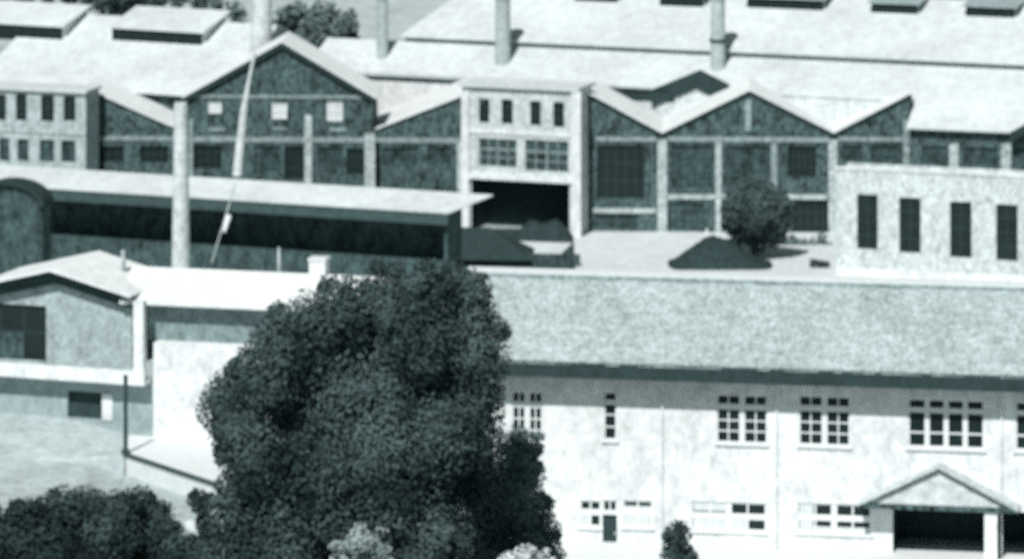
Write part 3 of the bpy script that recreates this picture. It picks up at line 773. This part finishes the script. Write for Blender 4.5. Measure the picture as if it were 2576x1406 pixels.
# balcony, post, ground floor
mb = MB(); b0 = FH.pix(-120, 930, 1.6)[0]; b1 = FH.pix(362, 930, 1.6)[0]
zsa, zsb = FH.pix(150, 921, 1.6)[1], FH.pix(150, 956, 1.6)[1]
FH.box(mb, b0, b1, zsb, zsa, 1.42, 1.6); FH.box(mb, b0, b1, zsb, zsb + .25, -.02, 1.418); mb.build('balcony', WHITE_WALL, hs_)
a, b, c, d = FH.rect(336, 756, 361, 921, 1.45); mb = MB(); FH.box(mb, a, b, zsb + .252, FV.pix(350, 752)[1], 1.0, 1.5); mb.build('post', WHITE_WALL, hs_)
LG0 = 0.4
hg = [FH.rect(170, 985, 256, 1068, LG0)]
hg = [(hg[0][0], hg[0][1], 1.98, hg[0][3])]
mb = MB(); wall_holes(mb, FH, b0, FH.pix(390, 1000, LG0)[0], -.3, zsb, hg, LG0, .3)
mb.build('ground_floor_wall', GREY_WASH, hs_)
a, b, c, d = hg[0]; q = MB(); FH.box(q, a, b, c, d, LG0 - .3, LG0 - .22)
dd = q.build('door', SOFFIT, hs_)
q = MB(); FH.box(q, b + .05, b + .75, 1.98, d - .05, LG0 + .02, LG0 + .1); q.build('shutter', WHITE_WALL, hs_)
# support post at terrace corner, terrace
TZ = 1.2
c1, c2 = P(316, 1142, TZ), P(640, 1250, TZ)
c3 = Vector((c2.x + 4, 300, TZ)); c4 = P(318, 1066, TZ)
mb = MB(); mb.poly([c1, c2, c3, c4]); mb.poly([c1 - Vector((0, 0, 1.4)), c2 - Vector((0, 0, 1.4)), c2, c1]); mb.poly([c4 - Vector((0, 0, 1.4)), c1 - Vector((0, 0, 1.4)), c1, c4])
struct(mb.build('terrace', CONC))
mb = MB(); xr = c1.x - .06
ys = ((262, .02, .02), (268, .03, .02), (277, .30, .03), (282.9, .97, .05), (283.2, 1.0, 1.15), (287, 1.7, 1.17), (290.5, 1.96, 1.19), (300, 1.96, 1.19))
for (ya, za2, ra2), (yb, zb2, rb2) in zip(ys, ys[1:]):
    xm = xr - 2.5; ma, mb_ = ra2 + (za2 - ra2) * .75, rb2 + (zb2 - rb2) * .75
    mb.poly([(-60, ya, za2), (xm - 3, ya, za2), (xm - 3, yb, zb2), (-60, yb, zb2)])
    mb.poly([(xm - 3, ya, za2), (xm, ya, ma), (xm, yb, mb_), (xm - 3, yb, zb2)])
    mb.poly([(xm, ya, ma), (xr, ya, ra2), (xr, yb, rb2), (xm, yb, mb_)])
struct(mb.build('garden_slope', GROUND))
FTc = Fr(c1.xy, c2.xy)
mb = MB(); FTc.box(mb, -.1, FTc.len, TZ - .06, TZ + .1, -.08, .14)
o = mb.build('coping_shadow_kerb', IRON, None, c1); tag(o, 'kerb darkened for the coping shadow, slanting along the edge of the white terrace', 'kerb')  # edge strip whose dark colour stands for the coping's shadow line
pc_ = P(316, 1140, TZ)
mb = MB(); ztop = HC - (960 - YH) / FPX * pc_.y
mb.tube(pc_, (pc_.x, pc_.y, ztop + .4), .13, .13, 8); mb.tube(pc_, pc_ + Vector((0, 0, .25)), .26, .22, 8)
o = mb.build('balcony_prop', IRON, None, pc_); tag(o, 'thin dark iron prop standing at the terrace corner below the balcony', 'post')

# ------------------------------------------------------------------ vegetation
def leaves(mb, c, r, n, size, rng):
    for _ in range(n):
        d = Vector((rng.gauss(0, 1), rng.gauss(0, 1), rng.gauss(0, 1))).normalized()
        k = rng.uniform(.55, 1.04) + .10 * math.sin(5 * d.x + c.x) * math.sin(4 * d.z + c.z)
        p = Vector((c.x + d.x * r[0] * k, c.y + d.y * r[1] * k, c.z + d.z * r[2] * k))
        nrm = (d + Vector((rng.uniform(-.7, .7), rng.uniform(-.7, .7), rng.uniform(-.5, .7)))).normalized()
        x = nrm.orthogonal().normalized(); y = nrm.cross(x)
        t = rng.uniform(0, 6.28); x, y = x * math.cos(t) + y * math.sin(t), y * math.cos(t) - x * math.sin(t)
        s = size * rng.uniform(.6, 1.5); w = s * rng.uniform(.45, .8)
        b = len(mb.v)
        mb.v += [p - x * s, p + y * w - nrm * s * .15, p + x * s, p - y * w - nrm * s * .15]
        mb.f.append((b, b + 1, b + 2, b + 3))

def core(mb, c, r):
    n, m = 8, 5; b = len(mb.v)
    for j in range(m + 1):
        t = math.pi * j / m
        for i in range(n):
            a = 2 * math.pi * i / n
            mb.v.append(Vector((c.x + r[0] * .5 * math.sin(t) * math.cos(a), c.y + r[1] * .5 * math.sin(t) * math.sin(a), c.z + r[2] * .5 * math.cos(t))))
    for j in range(m):
        for i in range(n):
            k = (i + 1) % n
            mb.f.append((b + j * n + i, b + j * n + k, b + (j + 1) * n + k, b + (j + 1) * n + i))

def tree(name, label, cat, Y, clumps, base_px, gz, leafm, size, dens, seed, group=None, trunk_r=.3, dy=1.0, limbs=5):
    rng = random.Random(seed); s = FPX / Y
    base = Vector(((base_px - XC) / FPX * Y, Y, gz))
    t = thing(name, label, cat, base, group)
    mb = MB(); cs = []
    extra = []
    for x, y, rr_ in [c_[:3] for c_ in clumps]:             # ragged sprays around each clump
        for _ in range(3):
            a_ = rng.uniform(0, 6.28); k_ = rng.uniform(.72, 1.02)
            extra.append((x + math.cos(a_) * rr_ * k_, y + math.sin(a_) * rr_ * k_, rr_ * rng.uniform(.2, .36)))
    for q in list(clumps) + extra:
        x, y, r = q[:3]; off = q[3] if len(q) > 3 else rng.uniform(-.6, .6) * r / s * 1.5 * dy
        Yc = Y + off
        c = Q(x, y, Yc); R = r / s
        rr = (R, R * 1.05, R * rng.uniform(.9, 1.05)); cs.append((c, R))
        core(mb, c, rr)
        leaves(mb, c, rr, int(dens * R * R / (size * size)), size, rng)
    mb.build('crown', leafm, t)
    tr = MB(); top = sum((c for c, r in cs), Vector()) / len(cs)
    fork = base + (top - base) * .45
    tr.tube(base - Vector((0, 0, .3)), fork, trunk_r, trunk_r * .7, 10)
    for c, r in cs[:: max(1, len(cs) // limbs)]:
        tr.tube(fork, c, trunk_r * .6, trunk_r * .15, 7)
    tr.build('trunk', BARK, t)
    return t

big = [(1150, 725, 66), (1190, 740, 55), (1075, 728, 78), (970, 755, 85), (870, 775, 88), (775, 830, 92), (705, 890, 92), (660, 960, 95), (610, 1000, 92), (572, 1030, 78), (600, 1090, 72), (640, 1150, 90), (625, 1230, 84), (600, 1310, 82), (600, 1395, 85),
       (1180, 820, 92), (1195, 900, 92), (1190, 985, 84), (1060, 850, 115), (940, 880, 125), (820, 920, 125), (740, 1030, 125), (870, 1040, 135), (1000, 1000, 135), (1110, 960, 110), (1120, 1090, 110), (980, 1150, 135),
       (830, 1170, 135), (725, 1160, 110), (710, 1290, 115), (840, 1290, 105), (980, 1270, 115), (1100, 1220, 115), (720, 1400, 95), (1090, 1340, 105), (1190, 1030, 80), (1195, 1120, 85), (1185, 1200, 80), (790, 1400, 60), (1060, 1420, 80), (1140, 1430, 80)]
tree('broadleaf_tree', 'huge dense dark tree filling the middle of the view', 'tree', 240, big, 890, 0, LEAF, .115, 9, 3, trunk_r=.6, limbs=8)
tree('broadleaf_tree', 'smaller leafy tree against the white house wall, tucked right of the huge tree', 'tree', 250, [(1298, 1160, 62), (1310, 1120, 50), (1330, 1190, 45), (1290, 1240, 78), (1330, 1290, 62), (1260, 1320, 85), (1345, 1345, 68), (1360, 1400, 62), (1230, 1400, 70), (1225, 1300, 70), (1215, 1230, 60)], 1290, 0, leafmat('grey_green_leaves', .17, .5, .5), .12, 9, 4, trunk_r=.25)
tree('round_tree', 'round dark tree standing in the yard before the pale pilasters', 'tree', 436, [(1895, 488, 46), (1858, 520, 46), (1845, 545, 36), (1960, 520, 34), (1900, 520, 60), (1860, 590, 34), (1905, 600, 40), (1945, 590, 36), (1850, 620, 22), (1880, 630, 24), (1935, 510, 45), (1900, 545, 52), (1950, 555, 36), (1850, 560, 30), (1880, 600, 30), (1945, 545, 46), (1870, 470, 22)], 1868, GB, LEAF_M, .15, 10, 5, trunk_r=.35)
sg = 'dark shrubs along the bottom left'
tree('shrub', 'broad dark shrub in the bottom left corner', 'shrub', 253, [(30, 1370, 95), (-30, 1330, 70), (100, 1400, 90), (70, 1310, 60), (-10, 1400, 90)], 40, 0, leafmat('corner_shadow_leaves', .034, .7, .8), .11, 9, 6, sg, .12)  # near-black leaf colour paints in the shadow of this corner
tree('shrub', 'tall rounded dark shrub second from the bottom left corner', 'shrub', 257, [(150, 1290, 70), (215, 1275, 62), (170, 1350, 90), (260, 1340, 88), (300, 1290, 60), (220, 1410, 80)], 200, 0, LEAF_B, .11, 9, 8, sg, .12)
tree('shrub', 'dark shrub beside the small pale stone at the bottom left', 'shrub', 259, [(345, 1280, 58), (380, 1330, 66), (330, 1370, 80), (420, 1370, 62), (450, 1410, 62), (395, 1290, 40)], 380, 0, LEAF_B, .11, 9, 9, sg, .12)
tree('shrub', 'small dark shrub squeezed between the pale stone and the huge tree', 'shrub', 258, [(508, 1262, 38), (520, 1320, 30), (500, 1385, 45), (540, 1400, 50)], 512, 0, LEAF_B, .11, 9, 10, sg, .1)
tree('works_hedge', 'low grey green hedge along the foot of the dark gabled works hall', 'hedge', 444, [(1990, 612, 22), (2020, 616, 20), (2050, 618, 22), (2080, 622, 18), (1955, 610, 20), (2068, 600, 14)], 2020, GB, LEAF_FAR, .15, 7, 21, None, .1, dy=.3)
tree('shrub', 'tiny dark shrub in the white yard beside the flat roofed block', 'shrub', 431, [(2046, 662, 11), (2064, 664, 12), (2078, 666, 9)], 2062, GB, LEAF_B, .13, 8, 22, None, .06, dy=.3)
tree('wall_shrub', 'small dark shrub growing against the white wall of the tiled building', 'shrub', 258, [(1705, 1340, 36), (1700, 1385, 42), (1720, 1410, 40)], 1706, 0, LEAF_B, .12, 9, 11, None, .08)
pg = 'pale bushes at the bottom edge'
tree('blossom_bush', 'pale mottled bush with a peaked top at the foot of the huge tree', 'bush', 229, [(905, 1362, 40), (870, 1395, 44), (940, 1395, 46), (905, 1420, 60), (905, 1328, 16)], 905, 0, BLOSSOM, .11, 9, 12, pg, .1)
tree('blossom_bush', 'bright white rounded bush at the bottom below the smaller leafy tree', 'bush', 236, [(1320, 1412, 46), (1285, 1420, 36), (1362, 1418, 34)], 1322, 0, leafmat('white_blossom', .6, .2, .9), .11, 9, 13, pg, .1)
# trees beyond the halls
bgs = 'trees beyond the rear halls'
tree('hillside_tree', 'dark tree beyond the gap between the two white roof monitors', 'tree', 505, [(300, 22, 34), (345, 12, 34), (265, 14, 30), (390, 6, 30), (320, -20, 50)], 310, GB, LEAF, .28, 8, 14, bgs)
tree('hillside_tree', 'wide dark tree behind the left white roof monitor', 'tree', 508, [(60, -16, 30), (120, -18, 30), (180, -12, 32), (0, -16, 32), (230, -6, 30), (100, -60, 60)], 110, GB, LEAF, .28, 8, 15, bgs)
tree('hillside_tree', 'low dark tree left of the stout white vent stack', 'tree', 506, [(450, -4, 26), (500, 8, 22), (540, 10, 26), (590, 30, 26), (600, 60, 22), (480, -30, 40)], 520, GB, LEAF_FAR, .28, 8, 16, bgs)
tree('hillside_tree', 'hazy grey spreading tree between the vent stack and the nearest grey chimney', 'tree', 500, [(735, 70, 46), (790, 62, 42), (740, 110, 34), (810, 40, 40), (870, 60, 36), (890, 108, 26), (745, 30, 30), (845, 80, 40), (760, 110, 40), (860, 105, 34), (715, 40, 26), (810, 100, 36), (700, 90, 30)], 780, GB, LEAF_FAR, .28, 8, 17, bgs)

mb = MB(); c = P(488, 1350, 0); rng = random.Random(2); n, m = 10, 6; s = 12000 / c.y
for j in range(m + 1):
    t = math.pi * j / m
    for i in range(n):
        a = 2 * math.pi * i / n; k = rng.uniform(.86, 1.08)
        mb.v.append(c + Vector((.5 * k * math.sin(t) * math.cos(a) + .15 * -math.cos(t), .4 * k * math.sin(t) * math.sin(a), .45 + .55 * k * math.cos(t))))
for j in range(m):
    for i in range(n):
        k = (i + 1) % n; mb.f.append((j * n + i, (j + 1) * n + i, (j + 1) * n + k, j * n + k))
o = mb.build('boulder', STONE, None, c); tag(o, 'small pale stone on the ground among the dark bottom left shrubs', 'stone')

# ------------------------------------------------------------------ light, sky, camera
ELEV, AZ = math.radians(48), math.radians(19)            # sun in front of the facades, from the left
sd = Vector((-math.sin(AZ) * math.cos(ELEV), -math.cos(AZ) * math.cos(ELEV), math.sin(ELEV)))
L = bpy.data.lights.new('sun', 'SUN'); L.energy = 4.0; L.angle = math.radians(0.9); L.color = (1.0, .99, .975)
so = bpy.data.objects.new('sun', L); C.objects.link(so); so.rotation_euler = (-sd).to_track_quat('-Z', 'Y').to_euler()
w = bpy.data.worlds.new('World'); bpy.context.scene.world = w; w.use_nodes = True
nt = w.node_tree; bg = nt.nodes['Background']
sky = nt.nodes.new('ShaderNodeTexSky'); sky.sky_type = 'NISHITA'; sky.sun_disc = False
sky.sun_elevation = ELEV; sky.sun_rotation = math.atan2(sd.x, sd.y)
bw = nt.nodes.new('ShaderNodeRGBToBW'); nt.links.new(sky.outputs[0], bw.inputs[0])
mx = nt.nodes.new('ShaderNodeMix'); mx.data_type = 'RGBA'; mx.blend_type = 'MULTIPLY'; mx.inputs['Factor'].default_value = 1
mx.inputs[6].default_value = (.70, 1.0, 1.02, 1); nt.links.new(bw.outputs[0], mx.inputs[7])
nt.links.new(mx.outputs[2], bg.inputs['Color']); bg.inputs['Strength'].default_value = 0.05

sc = bpy.context.scene
cam = bpy.data.cameras.new('camera'); co = bpy.data.objects.new('camera', cam); C.objects.link(co)
co.location = (0, 0, HC); co.rotation_euler = (math.radians(90), 0, 0)
cam.sensor_width = 36; cam.lens = 36 * FPX / 2576; cam.shift_y = -(703 - YH) / 2576
cam.clip_start = 1; cam.clip_end = 8000
cam.dof.use_dof = True; cam.dof.focus_distance = 75; cam.dof.aperture_fstop = 1.7
sc.camera = co
sc.cycles.use_denoising = False
sc.cycles.max_bounces = 4; sc.cycles.diffuse_bounces = 3; sc.cycles.glossy_bounces = 2
sc.view_settings.view_transform = 'Standard'; sc.view_settings.look = 'None'
sc.view_settings.exposure = 0.12; sc.view_settings.gamma = 1
